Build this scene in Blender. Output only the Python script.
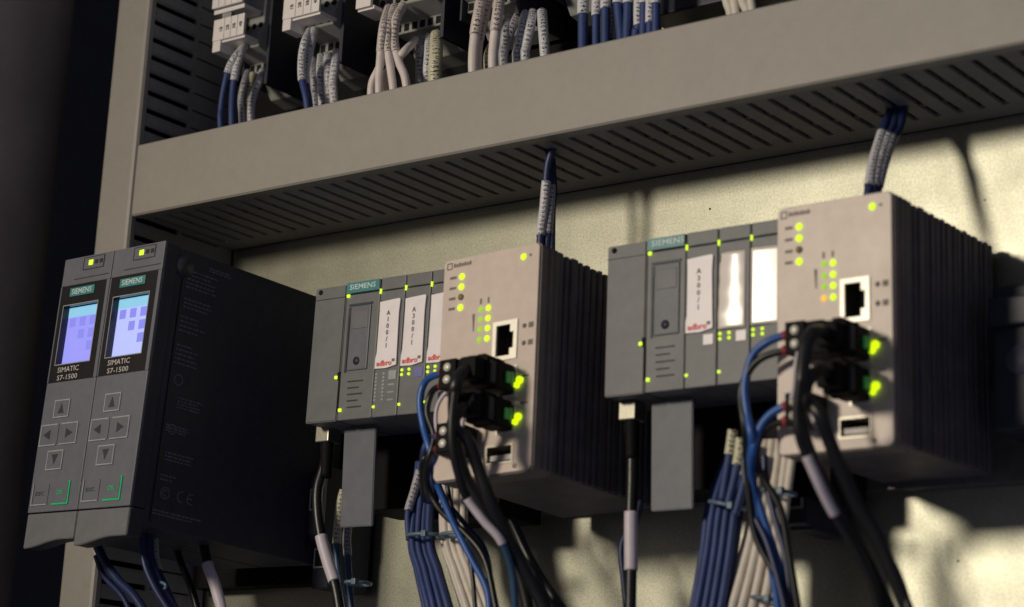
import bpy, bmesh, math, random
from mathutils import Vector, Matrix, Euler
random.seed(7)
MM = 0.001
for o in list(bpy.data.objects): bpy.data.objects.remove(o)
sc = bpy.context.scene
COL = sc.collection

# ------------------------------------------------------------------ camera
YAW, PITCH, ROLL, FPX = .6623, .247, .0507, 2176.7
CAM = Vector((848.5, -832.9, -156.4))
_f = Vector((-math.sin(YAW)*math.cos(PITCH), math.cos(YAW)*math.cos(PITCH), math.sin(PITCH)))
_r = Vector((math.cos(YAW), math.sin(YAW), 0)); _u = _r.cross(_f)
R_ = _r*math.cos(ROLL)+_u*math.sin(ROLL); U_ = -_r*math.sin(ROLL)+_u*math.cos(ROLL)
cd = bpy.data.cameras.new('camera'); cam = bpy.data.objects.new('camera', cd); COL.objects.link(cam)
m = Matrix((R_, U_, -_f)).transposed().to_4x4(); m.translation = CAM*MM
cam.matrix_world = m
cd.sensor_width = 36; cd.lens = 36*FPX/1024
cd.clip_start = .05; cd.clip_end = 20
cd.dof.use_dof = True; cd.dof.focus_distance = 1.07; cd.dof.aperture_fstop = 9.5
sc.camera = cam
sc.render.filter_size = 2.1
sc.render.resolution_x = 1024; sc.render.resolution_y = 607

# ------------------------------------------------------------------ light
w = bpy.data.worlds.new("World"); sc.world = w; w.use_nodes = True
bg = w.node_tree.nodes['Background']; bg.inputs[0].default_value = (.44, .46, .62, 1); bg.inputs[1].default_value = .18
ld = bpy.data.lights.new('work_lamp', 'SPOT'); lo = bpy.data.objects.new('work_lamp', ld); COL.objects.link(lo)
ld.energy = 49; ld.color = (1, .885, .71); ld.shadow_soft_size = .105; ld.spot_size = math.radians(60); ld.spot_blend = 1
lo.location = Vector((-95, -1440, 325))*MM
lo.rotation_euler = (Vector((400, 0, 60))*MM - lo.location).to_track_quat('-Z', 'Y').to_euler()
sc.view_settings.view_transform = 'Standard'; sc.view_settings.look = 'None'
sc.view_settings.exposure = 0; sc.view_settings.gamma = 1
sc.render.engine = 'CYCLES'

def at(px, py, y):
    "point in mm seen at pixel (px,py) at real depth y"
    d = _f + R_*((px-512)/FPX) - U_*((py-303.5)/FPX)
    return CAM + d*((y-CAM.y)/d.y)

# ------------------------------------------------------------------ materials
def srgb(c): return tuple((x/12.92 if x <= .04045 else ((x+.055)/1.055)**2.4) for x in c)
def mat(name, col, rough=.5, metal=0., var=.12, vscale=180., bump=.15, bscale=1600., spec=.5, mott=None):
    M = bpy.data.materials.new(name); M.use_nodes = True; n = M.node_tree.nodes; L = M.node_tree.links
    b = n['Principled BSDF']; b.inputs['Metallic'].default_value = metal
    b.inputs['Specular IOR Level'].default_value = spec
    tc = n.new('ShaderNodeTexCoord')
    n1 = n.new('ShaderNodeTexNoise'); n1.inputs['Scale'].default_value = vscale; n1.inputs['Detail'].default_value = 5
    L.new(tc.outputs['Object'], n1.inputs['Vector'])
    mr = n.new('ShaderNodeMapRange'); mr.inputs['From Min'].default_value = .3; mr.inputs['From Max'].default_value = .7
    mr.inputs['To Min'].default_value = 1-var; mr.inputs['To Max'].default_value = 1+var
    L.new(n1.outputs[0], mr.inputs['Value'])
    n4 = n.new('ShaderNodeTexNoise'); n4.inputs['Scale'].default_value = 34; n4.inputs['Detail'].default_value = 7; n4.inputs['Roughness'].default_value = .7
    L.new(tc.outputs['Object'], n4.inputs['Vector'])
    m4 = n.new('ShaderNodeMapRange'); m4.inputs['From Min'].default_value = .35; m4.inputs['From Max'].default_value = .65
    m4.inputs['To Min'].default_value = 1-min(.09, var*.9); m4.inputs['To Max'].default_value = 1+min(.06, var*.6)
    L.new(n4.outputs[0], m4.inputs['Value'])
    mm = n.new('ShaderNodeMath'); mm.operation = 'MULTIPLY'; L.new(mr.outputs[0], mm.inputs[0]); L.new(m4.outputs[0], mm.inputs[1])
    mx = n.new('ShaderNodeVectorMath'); mx.operation = 'SCALE'; mx.inputs[0].default_value = col
    L.new(mm.outputs[0], mx.inputs['Scale']); L.new(mx.outputs[0], b.inputs['Base Color'])
    r2 = n.new('ShaderNodeMapRange'); r2.inputs['To Min'].default_value = max(.03, rough-.08); r2.inputs['To Max'].default_value = min(1, rough+.08)
    n3 = n.new('ShaderNodeTexNoise'); n3.inputs['Scale'].default_value = 40; n3.inputs['Detail'].default_value = 6
    L.new(tc.outputs['Object'], n3.inputs['Vector']); L.new(n3.outputs[0], r2.inputs['Value']); L.new(r2.outputs[0], b.inputs['Roughness'])
    if bump:
        n2 = n.new('ShaderNodeTexNoise'); n2.inputs['Scale'].default_value = bscale; n2.inputs['Detail'].default_value = 3
        L.new(tc.outputs['Object'], n2.inputs['Vector'])
        bp = n.new('ShaderNodeBump'); bp.inputs['Strength'].default_value = bump; bp.inputs['Distance'].default_value = .0003
        L.new(n2.outputs[0], bp.inputs['Height']); L.new(bp.outputs[0], b.inputs['Normal'])
    return M
def emis(name, col, strength, base=(.1, .1, .1)):
    M = mat(name, base, .35, bump=0); b = M.node_tree.nodes['Principled BSDF']
    b.inputs['Emission Color'].default_value = (*col, 1); b.inputs['Emission Strength'].default_value = strength
    return M
M = {}
M['duct'] = mat('duct_grey_plastic', (.31, .293, .262), .48, var=.03, bump=.25, bscale=1500)
M['duct_in'] = mat('duct_finger_plastic', (.29, .28, .27), .6, var=.08)
M['shade_in'] = mat('duct_interior_shade', (.022, .022, .025), .8)  # near-black: shade of duct interior and cabinet depth put into the colour
M['face'] = mat('module_grey_plastic', (.125, .135, .158), .5, var=.07, bump=.2)
M['face_lip'] = mat('module_warm_grey_plastic', (.145, .148, .158), .5, var=.07, bump=.2)
M['module'] = mat('station_grey_plastic', (.145, .15, .155), .48, var=.08, bump=.2)
M['body'] = mat('module_black_plastic', (.028, .031, .047), .5, var=.15, bump=.2)
M['black'] = mat('black_plastic', (.007, .007, .008), .65, var=.1, bump=.1, spec=.12)
M['hole'] = mat('recess_black', (.004, .004, .004), .9, bump=0)
M['glass'] = mat('display_panel_black', (.012, .012, .014), .25, bump=0)
M['badge'] = mat('badge_teal', (.05, .24, .25), .4, bump=0)
M['badge_washed'] = mat('badge_teal_light_washed', (.09, .26, .27), .4, bump=0)  # paler copy of the badge teal, washing light put into the colour
M['badge_text'] = mat('badge_print_pale', (.62, .75, .75), .5, bump=0)
M['print'] = mat('print_pale_grey', (.55, .52, .5), .5, bump=0)
M['print_line'] = mat('print_line_grey', (.34, .36, .38), .5, bump=0)
M['print_dim'] = mat('print_dim_grey', (.15, .15, .19), .6, bump=0)
M['print_dark'] = mat('print_dark', (.02, .02, .02), .6, bump=0)
M['print_faded'] = mat('print_faded_brown', (.17, .14, .12), .6, bump=0)
M['green_print'] = mat('print_green', (.02, .5, .2), .5, bump=0)
M['red_print'] = mat('print_red', (.75, .06, .05), .5, bump=0)
M['card'] = mat('label_card_paper', (.9, .84, .86), .35, var=.03, bump=.05)
M['card_gloss'] = mat('label_card_foil', (.84, .77, .71), .26, var=.02, bump=.02, bscale=60, spec=1.0)
M['switchface'] = mat('switch_front_enamel', (.64, .535, .465), .42, var=.05, bump=.15)
M['switchrim'] = mat('switch_front_rim', (.2, .17, .155), .5)
M['fin'] = mat('heatsink_dark_anodised', (.125, .11, .115), .5, metal=.1, var=.2, vscale=90)
M['metal'] = mat('plated_metal', (.42, .4, .34), .45, metal=1, var=.05)
M['metal_bright'] = mat('port_shield_metal', (.92, .88, .76), .45, metal=.35, var=.05)
M['steel_dark'] = mat('rail_steel_dark', (.2, .19, .18), .45, metal=.9)
M['tb'] = mat('terminal_grey_plastic', (.29, .30, .285), .5, var=.08, bump=.15)
M['tb_tag'] = mat('terminal_tag_white', (.78, .74, .72), .5, var=.03, bump=.05)
M['blue'] = mat('wire_blue', (.026, .05, .17), .58, var=.12, bump=.05)
M['blue_bright'] = mat('wire_bright_blue', (.025, .1, .36), .38, var=.1, bump=.05)
M['navy'] = mat('wire_navy', (.018, .03, .1), .42, var=.1, bump=.05)
M['teal_wire'] = mat('wire_slate_blue', (.03, .08, .16), .45, var=.1, bump=.05)
M['beige_pale'] = mat('wire_pale_pinkish', (.68, .61, .59), .48, var=.07, bump=.05)
M['beige'] = mat('wire_beige', (.68, .62, .55), .48, var=.07, bump=.05)
M['cable'] = mat('cable_black_rubber', (.01, .01, .011), .38, var=.15, bump=.15)
M['sleeve_plain'] = mat('sleeve_lilac_white', (.6, .54, .6), .45, var=.05, bump=.05)
M['black_sleeve'] = mat('black_heatshrink', (.009, .009, .01), .45, bump=.05)
M['ferrule'] = mat('ferrule_red', (.35, .04, .035), .4, bump=0)
M['tie'] = mat('cable_tie_nylon', (.12, .18, .24), .4, var=.05)
M['yellowgreen'] = mat('earth_lug_yellow', (.42, .4, .04), .45)
M['wall'] = mat('cabinet_wall_paint', (.5, .42, .37), .65, var=.18, vscale=9, bump=.3, bscale=500)
M['led'] = emis('led_yellow_green', (.62, .93, .0), 1.35)
M['led_dim'] = emis('led_soft_green', (.45, .82, .02), .75)
M['led_reflection'] = emis('led_reflection_green', (.03, .32, .04), .16)  # self-glowing green for port-lamp reflections on the plugs
M['led_o'] = emis('led_amber', (1, .55, .02), 1.1)
M['led_off'] = mat('led_unlit', (.28, .22, .1), .3, bump=0)
M['scrL'] = emis('screen_violet', (.28, .28, .9), 1.0)
M['scrR'] = emis('screen_lavender', (.44, .5, 1.0), 1.0)
M['cyan'] = emis('screen_header_cyan', (.22, .55, .75), 1.0)
M['tile'] = emis('screen_tile_blue', (.2, .21, .8), 1.0)
M['blue_sq'] = emis('key_square_violet_glow', (.11, .1, .36), .45)  # key square is no lamp; its glow is put into the material

# galvanised panel: spangle + brushed scratches
def galv():
    P = mat('galvanised_sheet', (.42, .42, .34), .45, metal=.92, var=.2, vscale=1000, bump=0)
    n = P.node_tree.nodes; L = P.node_tree.links; b = n['Principled BSDF']; tc = n['Texture Coordinate']
    v = n.new('ShaderNodeTexVoronoi'); v.inputs['Scale'].default_value = 520; L.new(tc.outputs['Object'], v.inputs['Vector'])
    z = n.new('ShaderNodeTexNoise'); z.inputs['Scale'].default_value = 1400; z.inputs['Detail'].default_value = 4; L.new(tc.outputs['Object'], z.inputs['Vector'])
    big = n.new('ShaderNodeTexNoise'); big.inputs['Scale'].default_value = 14; L.new(tc.outputs['Object'], big.inputs['Vector'])
    a1 = n.new('ShaderNodeMath'); a1.operation = 'ADD'; L.new(v.outputs['Distance'], a1.inputs[0]); L.new(z.outputs[0], a1.inputs[1])
    bp = n.new('ShaderNodeBump'); bp.inputs['Strength'].default_value = .035; bp.inputs['Distance'].default_value = .0002
    L.new(a1.outputs[0], bp.inputs['Height']); L.new(bp.outputs[0], b.inputs['Normal'])
    # fine diagonal scratches left by handling
    col_src = b.inputs['Base Color'].links[0].from_socket
    mpn = n.new('ShaderNodeMapping'); mpn.inputs['Rotation'].default_value = (0, math.radians(52), 0); mpn.inputs['Scale'].default_value = (3, 1, 210)
    L.new(tc.outputs['Object'], mpn.inputs['Vector'])
    sc_ = n.new('ShaderNodeTexNoise'); sc_.inputs['Scale'].default_value = 4; sc_.inputs['Detail'].default_value = 2; L.new(mpn.outputs[0], sc_.inputs['Vector'])
    gt = n.new('ShaderNodeMapRange'); gt.inputs['From Min'].default_value = .735; gt.inputs['From Max'].default_value = .77; gt.inputs['To Max'].default_value = .5
    L.new(sc_.outputs[0], gt.inputs['Value'])
    mxx = n.new('ShaderNodeMix'); mxx.data_type = 'RGBA'; L.new(gt.outputs[0], mxx.inputs[0]); L.new(col_src, mxx.inputs[6]); mxx.inputs[7].default_value = (.95, .93, .8, 1)
    L.new(mxx.outputs[2], b.inputs['Base Color'])
    return P
M['galv'] = galv()

def sleeve_mat(name, base, ink):
    "white printed marker sleeve: small dark characters in a band along the tube (UV: u around, v mm along)"
    S = mat(name, base, .45, var=.04, bump=.05); n = S.node_tree.nodes; L = S.node_tree.links; b = n['Principled BSDF']
    uv = n.new('ShaderNodeUVMap'); sp = n.new('ShaderNodeSeparateXYZ'); L.new(uv.outputs[0], sp.inputs[0])
    def math_(op, a, bb=None, c=None):
        q = n.new('ShaderNodeMath'); q.operation = op
        for i, x in enumerate((a, bb, c)):
            if x is None: continue
            if isinstance(x, (int, float)): q.inputs[i].default_value = x
            else: L.new(x, q.inputs[i])
        return q.outputs[0]
    # characters: 1.7 mm pitch along v; each a noisy blocky glyph
    v = math_('MULTIPLY', sp.outputs[1], 1/2.1); fr = math_('FRACT', v)
    gap = math_('LESS_THAN', fr, .62)
    u = math_('ABSOLUTE', math_('SUBTRACT', sp.outputs[0], .5)); band = math_('LESS_THAN', u, .095)
    cmb = n.new('ShaderNodeCombineXYZ'); L.new(math_('MULTIPLY', sp.outputs[0], 14), cmb.inputs[0]); L.new(math_('MULTIPLY', sp.outputs[1], 1.6), cmb.inputs[1])
    oi = n.new('ShaderNodeObjectInfo'); L.new(math_('MULTIPLY', oi.outputs['Random'], 50), cmb.inputs[2])
    vo = n.new('ShaderNodeTexNoise'); vo.inputs['Scale'].default_value = 1.3; vo.inputs['Detail'].default_value = 1; L.new(cmb.outputs[0], vo.inputs['Vector'])
    g = math_('GREATER_THAN', vo.outputs[0], .5)
    k = math_('MULTIPLY', math_('MULTIPLY', gap, band), g)
    mx = n.new('ShaderNodeMix'); mx.data_type = 'RGBA'; L.new(k, mx.inputs[0])
    src = b.inputs['Base Color'].links[0].from_socket; L.new(src, mx.inputs[6]); mx.inputs[7].default_value = (*ink, 1)
    L.new(mx.outputs[2], b.inputs['Base Color'])
    return S
M['sleeve'] = sleeve_mat('marker_sleeve_white', (.62, .62, .66), (.03, .03, .035))
M['sleeve_beige'] = sleeve_mat('marker_sleeve_beige', (.6, .53, .5), (.04, .035, .035))
M['sleeve_yellow'] = sleeve_mat('marker_sleeve_yellowish', (.6, .58, .42), (.04, .04, .035))
M['sleeve_grey'] = sleeve_mat('marker_sleeve_grey', (.38, .38, .42), (.03, .03, .035))

# ------------------------------------------------------------------ mesh tools (all numbers in mm)
class MB:
    def __init__(s): s.bm = bmesh.new(); s.uv = None
    def box(s, x0, x1, y0, y1, z0, z1, bev=0, seg=2):
        b = bmesh.new(); bmesh.ops.create_cube(b, size=1)
        for v in b.verts:
            v.co = Vector(((x0+x1)/2+v.co.x*abs(x1-x0), (y0+y1)/2+v.co.y*abs(y1-y0), (z0+z1)/2+v.co.z*abs(z1-z0)))
        if bev: bmesh.ops.bevel(b, geom=b.edges[:], offset=bev, segments=seg, profile=.6, affect='EDGES')
        return s._add(b)
    def prism(s, poly, axis, a, c, bev=0):
        "poly of 2D points extruded along axis from a to c. axis 'x': (y,z); 'y': (x,z); 'z': (x,y)"
        b = bmesh.new()
        def P(p, t): return {'x': (t, p[0], p[1]), 'y': (p[0], t, p[1]), 'z': (p[0], p[1], t)}[axis]
        A = [b.verts.new(P(p, a)) for p in poly]; B = [b.verts.new(P(p, c)) for p in poly]
        b.faces.new(A); b.faces.new(B[::-1]); n = len(poly)
        for i in range(n): b.faces.new((A[i], B[i], B[(i+1) % n], A[(i+1) % n]))
        bmesh.ops.recalc_face_normals(b, faces=b.faces[:])
        if bev: bmesh.ops.bevel(b, geom=b.edges[:], offset=bev, segments=2, affect='EDGES')
        return s._add(b)
    def cyl(s, p0, p1, r, seg=16, r2=None, bev=0):
        b = bmesh.new(); p0 = Vector(p0); p1 = Vector(p1); d = p1-p0
        bmesh.ops.create_cone(b, cap_ends=True, segments=seg, radius1=r, radius2=r if r2 is None else r2, depth=d.length)
        if bev: bmesh.ops.bevel(b, geom=[e for e in b.edges if abs(e.verts[0].co.z-e.verts[1].co.z) < 1e-6], offset=bev, segments=2, affect='EDGES')
        bmesh.ops.transform(b, matrix=Matrix.Translation((p0+p1)/2) @ d.to_track_quat('Z', 'Y').to_matrix().to_4x4(), verts=b.verts)
        return s._add(b, smooth=True)
    def frame(s, x0, x1, z0, z1, y0, y1, t):
        s.box(x0, x1, y0, y1, z0, z0+t); s.box(x0, x1, y0, y1, z1-t, z1)
        s.box(x0, x0+t, y0, y1, z0+t, z1-t); s.box(x1-t, x1, y0, y1, z0+t, z1-t); return s
    def _add(s, b, smooth=False):
        if smooth:
            for f in b.faces: f.smooth = True
        me = bpy.data.meshes.new('t'); b.to_mesh(me); b.free(); s.bm.from_mesh(me); bpy.data.meshes.remove(me); return s
    def tube(s, pts, r, seg=12, step=2.0, taper=None):
        P = smooth_path(pts, step); n = len(P); uvl = s.bm.loops.layers.uv.verify()
        L = [0.]
        for i in range(1, n): L.append(L[-1]+(P[i]-P[i-1]).length)
        rings = []
        N = None
        for i in range(n):
            T = (P[min(i+1, n-1)]-P[max(i-1, 0)]).normalized()
            if N is None:
                N = Vector((.62, -.78, -.1)); N = (N-T*N.dot(T)).normalized()
            else: N = (N-T*N.dot(T)).normalized()
            B = T.cross(N); rr = r if taper is None else r*taper(i/(n-1))
            rings.append([s.bm.verts.new(P[i]+(N*math.cos(2*math.pi*(k/seg-.5))+B*math.sin(2*math.pi*(k/seg-.5)))*rr) for k in range(seg)])
        for i in range(n-1):
            for k in range(seg):
                k2 = (k+1) % seg
                f = s.bm.faces.new((rings[i][k], rings[i][k2], rings[i+1][k2], rings[i+1][k])); f.smooth = True
                for lp, (uu, vv) in zip(f.loops, ((k/seg, L[i]), ((k+1)/seg, L[i]), ((k+1)/seg, L[i+1]), (k/seg, L[i+1]))): lp[uvl].uv = (uu, vv)
        s.bm.faces.new(rings[0][::-1]); s.bm.faces.new(rings[-1])
        return s
    def text(s, txt, x, z, h, y, width=None, vertical=False, rot=0, bold=0, ext=.12, align='CENTER', spacing=1.0):
        "text in the xz plane facing -y; h = capital height, centred at x,z"
        cu = bpy.data.curves.new('t', 'FONT'); cu.body = txt; cu.align_x = 'CENTER'; cu.align_y = 'CENTER'; cu.extrude = ext; cu.offset = bold
        cu.size = 1; cu.resolution_u = 2; cu.space_character = spacing
        cu.size = h/.7; ob = bpy.data.objects.new('t', cu); COL.objects.link(ob)
        dg = bpy.context.evaluated_depsgraph_get(); me = bpy.data.meshes.new_from_object(ob.evaluated_get(dg))
        bpy.data.objects.remove(ob); bpy.data.curves.remove(cu)
        b = bmesh.new(); b.from_mesh(me); bpy.data.meshes.remove(me)
        if b.verts:
            xs = [v.co.x for v in b.verts]; ys = [v.co.y for v in b.verts]; cx = (min(xs)+max(xs))/2; cy = (min(ys)+max(ys))/2
            sx = width/(max(xs)-min(xs)) if width else 1
            c, s_ = math.cos(rot), math.sin(rot)
            for v in b.verts:
                a = (v.co.x-cx)*sx; q = v.co.y-cy; dz = v.co.z
                v.co = Vector((x+a*c-q*s_, y-dz, z+a*s_+q*c))
        return s._add(b)
    def build(s, name, m, parent=None, loc=None):
        me = bpy.data.meshes.new(name); 
        for v in s.bm.verts: v.co = v.co*MM
        s.bm.to_mesh(me); s.bm.free(); me.materials.append(m)
        o = bpy.data.objects.new(name, me); COL.objects.link(o)
        if parent: o.parent = parent
        return o
def smooth_path(pts, step):
    P = [Vector(p) for p in pts]
    if len(P) == 2:
        n = max(2, int((P[1]-P[0]).length/step)); return [P[0].lerp(P[1], i/n) for i in range(n+1)]
    Q = [P[0]*2-P[1]]+P+[P[-1]*2-P[-2]]; out = []
    for i in range(1, len(Q)-2):
        a, b, c, d = Q[i-1:i+3]; n = max(2, int((c-b).length/step))
        for k in range(n):
            t = k/n
            out.append(.5*((2*b)+(c-a)*t+(2*a-5*b+4*c-d)*t*t+(3*b-a-3*c+d)*t*t*t))
    out.append(P[-1]); return out
def tag(o, label=None, cat=None, group=None, kind=None):
    if label: o['label'] = label
    if cat: o['category'] = cat
    if group: o['group'] = group
    if kind: o['kind'] = kind
    return o
def empty(name, loc=(0, 0, 0), rot=(0, 0, 0)):
    o = bpy.data.objects.new(name, None); o.empty_display_size = .01; COL.objects.link(o)
    o.location = Vector(loc)*MM; o.rotation_euler = rot; return o
def copy_tree(o, parent=None):
    c = o.copy(); COL.objects.link(c); c.parent = parent
    for ch in o.children: copy_tree(ch, c)
    return c

# ------------------------------------------------------------------ setting
tag(MB().box(-34, 760, 0, 3, -420, 720).build('mounting_panel', M['galv']), kind='structure')
arc = [(-96-80+80*math.cos(t), -90+80*math.sin(t)) for t in [math.pi/2*k/16 for k in range(17)]]
sw_ = MB().prism([(-96, -560)]+arc+[(-300, -20), (-300, -560)], 'z', -600, 900)
for f_ in sw_.bm.faces: f_.smooth = abs(f_.normal.z) < .5 and abs(f_.normal.y) < .999
tag(sw_.build('cabinet_side_wall', M['wall']), kind='structure')
tag(MB().box(-900, 900, 150, 154, -600, 900).build('cabinet_back_wall', M['shade_in']), kind='structure')

# ------------------------------------------------------------------ wiring ducts
def hduct():
    root = empty('wiring_duct', (1, 0, 162.4))
    tag(root, 'long grey horizontal wiring duct with slotted underside crossing above the devices', 'cable duct')
    x0, x1 = 0, 640; H = 40; D = 79
    c = MB()
    c.prism([(-D, .9), (-D+.9, 0), (-D+6, 0), (-D+6, .0+1.6), (-D+1.6, 1.6), (-D+1.6, H-1.6), (-D+6, H-1.6), (-D+6, H), (-D+.9, H), (-D, H-.9)], 'x', x0, x1)
    c.build('cover', M['duct'], root)
    def comb(z0, z1, name):
        b = MB(); pitch = 10.55; t = 3.4
        b.box(x0, x1, -73.5, -69.5, z0, z1); b.box(x0, x1, -15, -1.8, z0, z1)
        # fingers
        xs = 5.5; 
        b.box(x0, xs, -69.5, -15, z0, z1)
        while xs < x1-12:
            b.box(xs+3.2, xs+pitch, -69.5, -15, z0, z1); xs += pitch
        b.box(xs+2.4, x1, -69.5, -15, z0, z1)
        return b.build(name, M['duct_in'], root)
    comb(.6, 2.2, 'slotted_side'); comb(H-2.2, H-.6, 'slotted_side')
    MB().box(x0, x1, -1.7, -.2, .6, H-.6).build('base_plate', M['shade_in'], root)
hduct()
mb = MB()  # dark filler shaped as cables, added to blacken the duct slots
for k, (yy, zz, rr_) in enumerate(((-62, 170, 5), (-51, 169, 5.2), (-40, 170, 5), (-29, 169, 5.4), (-19, 170, 4.6), (-57, 178, 5), (-45, 178, 5), (-34, 178, 5), (-23, 178, 5))):
    mb.tube([(10+60*i, yy+random.uniform(-1.5, 1.5), zz+random.uniform(-.8, .8)) for i in range(11)], rr_, 10, step=15)
tag(mb.build('slot_dark_filler', M['cable']), 'black cables added inside the horizontal duct to darken its slots', 'cables')
def vduct():
    root = empty('wiring_duct', (0, 0, -300))
    tag(root, 'tall grey vertical wiring duct at the left end with slotted side', 'cable duct')
    z1 = 700; D = 80
    c = MB(); c.prism([(-26, -D+2.2), (-25.3, -D+.7), (-23.8, -D), (-2.2, -D), (-.7, -D+.7), (0, -D+2.2), (0, -D+5), (-1.6, -D+5), (-1.6, -D+1.8), (-24.4, -D+1.8), (-24.4, -D+5), (-26, -D+5)], 'z', 0, z1)
    c.build('cover', M['duct'], root)
    b = MB(); pitch = 10.2; x0, x1 = -2, -.4
    b.box(x0, x1, -76, -74.6, 0, z1); b.box(x0, x1, -43.5, -41, 0, z1); b.box(x0, x1, -12, -1.8, 0, z1)
    z = 3.0
    while z < z1-10:
        b.box(x0, x1, -74.6, -43.5, z+1.9, z+pitch-1.1)
        b.box(x0-.3, x1+.35, -74.0, -44.2, z+3.0, z+pitch-2.2)
        b.box(x0, x1, -41, -12, z+.9, z+pitch-.1); z += pitch
    b.build('slotted_side', M['duct_in'], root)
    MB().box(-25.6, -24, -76, -1.8, 0, z1).box(-24, -2.1, -1.7, -.2, 0, z1).build('rear_channel', M['shade_in'], root)
vduct()

# ------------------------------------------------------------------ controllers (two, side by side)
H = 143.2
def controller(screen):
    root = empty('controller_module')
    W = 38.9; z = lambda v: H-v
    # front door: slim tray with the lip below
    f = MB()
    f.box(.25, W-.25, 0, 1.7, z(14.2), z(0), bev=.4).box(.25, W-.25, 0, 1.7, z(128.2), z(63.6), bev=.4)
    f.box(.25, 1.3, 0.02, 1.6, z(63.5), z(14.3)).box(36.2, W-.25, .02, 1.6, z(63.5), z(14.3))
    dr = MB(); dr.box(.35, W-.35, 4.3, 9, z(128), z(.2), bev=.3).box(.35, W-.35, 1.72, 4.28, z(24.2), z(.2)).box(.35, W-.35, 1.72, 4.28, z(128), z(55.2))
    dr.box(.35, 4.9, 1.74, 4.26, z(55.1), z(24.3)).box(31.8, W-.35, 1.74, 4.26, z(55.1), z(24.3))
    dr.build('door_frame', M['body'], root)
    f.build('front_door', M['face'], root)
    lp = MB(); lip = [(.25, z(128.8))]+[(.25+(W-.5)*i/12, z(145.4-3.6*(.5-.5*math.cos(math.pi*min(1, i/9))))) for i in range(13)]+[(W-.25, z(128.8))]
    lp.prism(lip, 'y', .4, 1.9, bev=.35); lp.build('lower_lip', M['face_lip'], root)
    lb = MB(); lb.prism([(x+(.15 if x < W/2 else -.15), zz+.3) for x, zz in lip], 'y', 2, 9); lb.build('lip_back', M['body'], root)
    b = MB(); b.box(.6, W-.6, 9.2, 120, z(135.5), z(.6), bev=.8); b.box(.6, W-.6, 112, 129.5, z(128), z(3), bev=.6)
    body = b.build('housing', M['body'], root)
    # status window
    MB().frame(15.8, 32.2, z(7.4), z(.9), -.25, .3, .35).box(9.6, 37.2, -.12, .3, z(11.6), z(11.15)).build('door_seam', M['body'], root)
    s = MB().box(16.4, 31.6, -.2, .3, z(7.0), z(1.3)).build('status_window', M['face'], root)
    MB().box(20.2, 23.4, -.5, .2, z(5.3), z(2.6), bev=.3).build('status_led', M['led'], s)
    MB().box(25.0, 27.4, -.45, .1, z(5.0), z(3.0)).box(28.8, 31.0, -.45, .1, z(5.0), z(3.0)).build('status_led', M['print_dark'], s)
    # black display panel with a real recess
    a0, a1, v0, v1 = 1.3, 36.2, 14.2, 63.6; s0, s1, t0, t1 = 5.0, 31.7, 24.8, 54.6
    p = MB()
    for (x0, x1, za, zb) in ((a0, a1, v0, t0), (a0, a1, t1, v1), (a0, s0, t0, t1), (s1, a1, t0, t1)): p.box(x0, x1, -.12, 1.6, z(zb), z(za))
    pan = p.build('display_panel', M['glass'], root)
    fr = MB().frame(s0-.5, s1+.5, z(t1+.5), z(t0-.5), -.3, .1, .4).build('screen_bezel', M['print_line'], pan)
    sr = MB().box(s0+.01, s1-.01, 3.5, 3.9, z(t1-.01), z(t0+.01)).build('screen', M[screen], root)
    MB().box(s0+.02, s1-.02, 3.38, 3.49, z(t0+5.0), z(t0+.02)).build('screen_header', M['cyan'], sr)
    tl = MB()
    for (cx_, cz_) in ((9.2, 32.6), (17.0, 32.6), (24.8, 32.6), (17.0, 39.0), (24.8, 39.0), (24.8, 45.5)): tl.box(cx_-2.3, cx_+2.3, 3.38, 3.49, z(cz_+2.3), z(cz_-2.3), bev=.0)
    tl.build('screen_tile', M['tile'], sr)
    bd = MB().box(8.6, 27.6, -.5, -.1, z(20.3), z(15.9), bev=.15).build('badge', M['badge'], root)
    MB().text('SIEMENS', 18.1, z(18.0), 2.7, -.55, width=15.5, bold=.02).build('badge_text', M['badge_text'], bd)
    MB().text('SIMATIC', 16.0, z(57.6), 2.6, -.16, width=16.6).text('S7-1500', 16.0, z(61.6), 2.5, -.16, width=15.8).build('type_text', M['print'], root)
    # key pad
    k = [((9.8, 73.0), (21.6, 81.9), (15.5, 77.4), 0), ((9.9, 98.2), (22.2, 107.8), (15.9, 102.6), 180)]
    for (a, c, t, ang) in k:
        key = MB().box(a[0]+.5, c[0]-.5, -.45, .2, z(c[1]-.5), z(a[1]+.5), bev=.2).build('arrow_key', M['face'], root)
        MB().frame(a[0], c[0], z(c[1]), z(a[1]), -.55, .2, .55).build('key_outline', M['print_line'], key)
        sg = 1 if ang == 0 else -1
        MB().prism([(t[0]-2.3, z(t[1])-2.4*sg), (t[0]+2.3, z(t[1])-2.4*sg), (t[0], z(t[1])+2.6*sg)], 'y', -.62, -.3).build('arrow_mark', M['body'], key)
    # left/right pair
    for sg, cx_ in ((-1, 7.3), (1, 24.1)):
        xa, xb = (1.7, 15.9) if sg < 0 else (16.3, 30.6)
        key = MB().box(xa+.4, xb-.4, -.45, .2, z(95.1), z(85.4), bev=.2).build('arrow_key', M['face'], root)
        o = MB()
        o.box(xa if sg < 0 else xb-.55, xa+.55 if sg < 0 else xb, -.55, .2, z(95.6), z(84.9))
        for zz in (84.9, 95.05):
            o.box(xa+(.55 if sg < 0 else 1.2), xb-(.55 if sg > 0 else 1.2), -.55, .2, z(zz+.55), z(zz))
        o.build('key_outline', M['print_line'], key)
        MB().prism([(cx_+sg*2.9, z(90.1)), (cx_-sg*2.3, z(92.5)), (cx_-sg*2.3, z(87.7))], 'y', -.62, -.3).build('arrow_mark', M['body'], key)
    e = MB().box(3.4, 14.8, -.45, .2, z(124.2), z(114.4), bev=.2).build('escape_key', M['face'], root)
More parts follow.
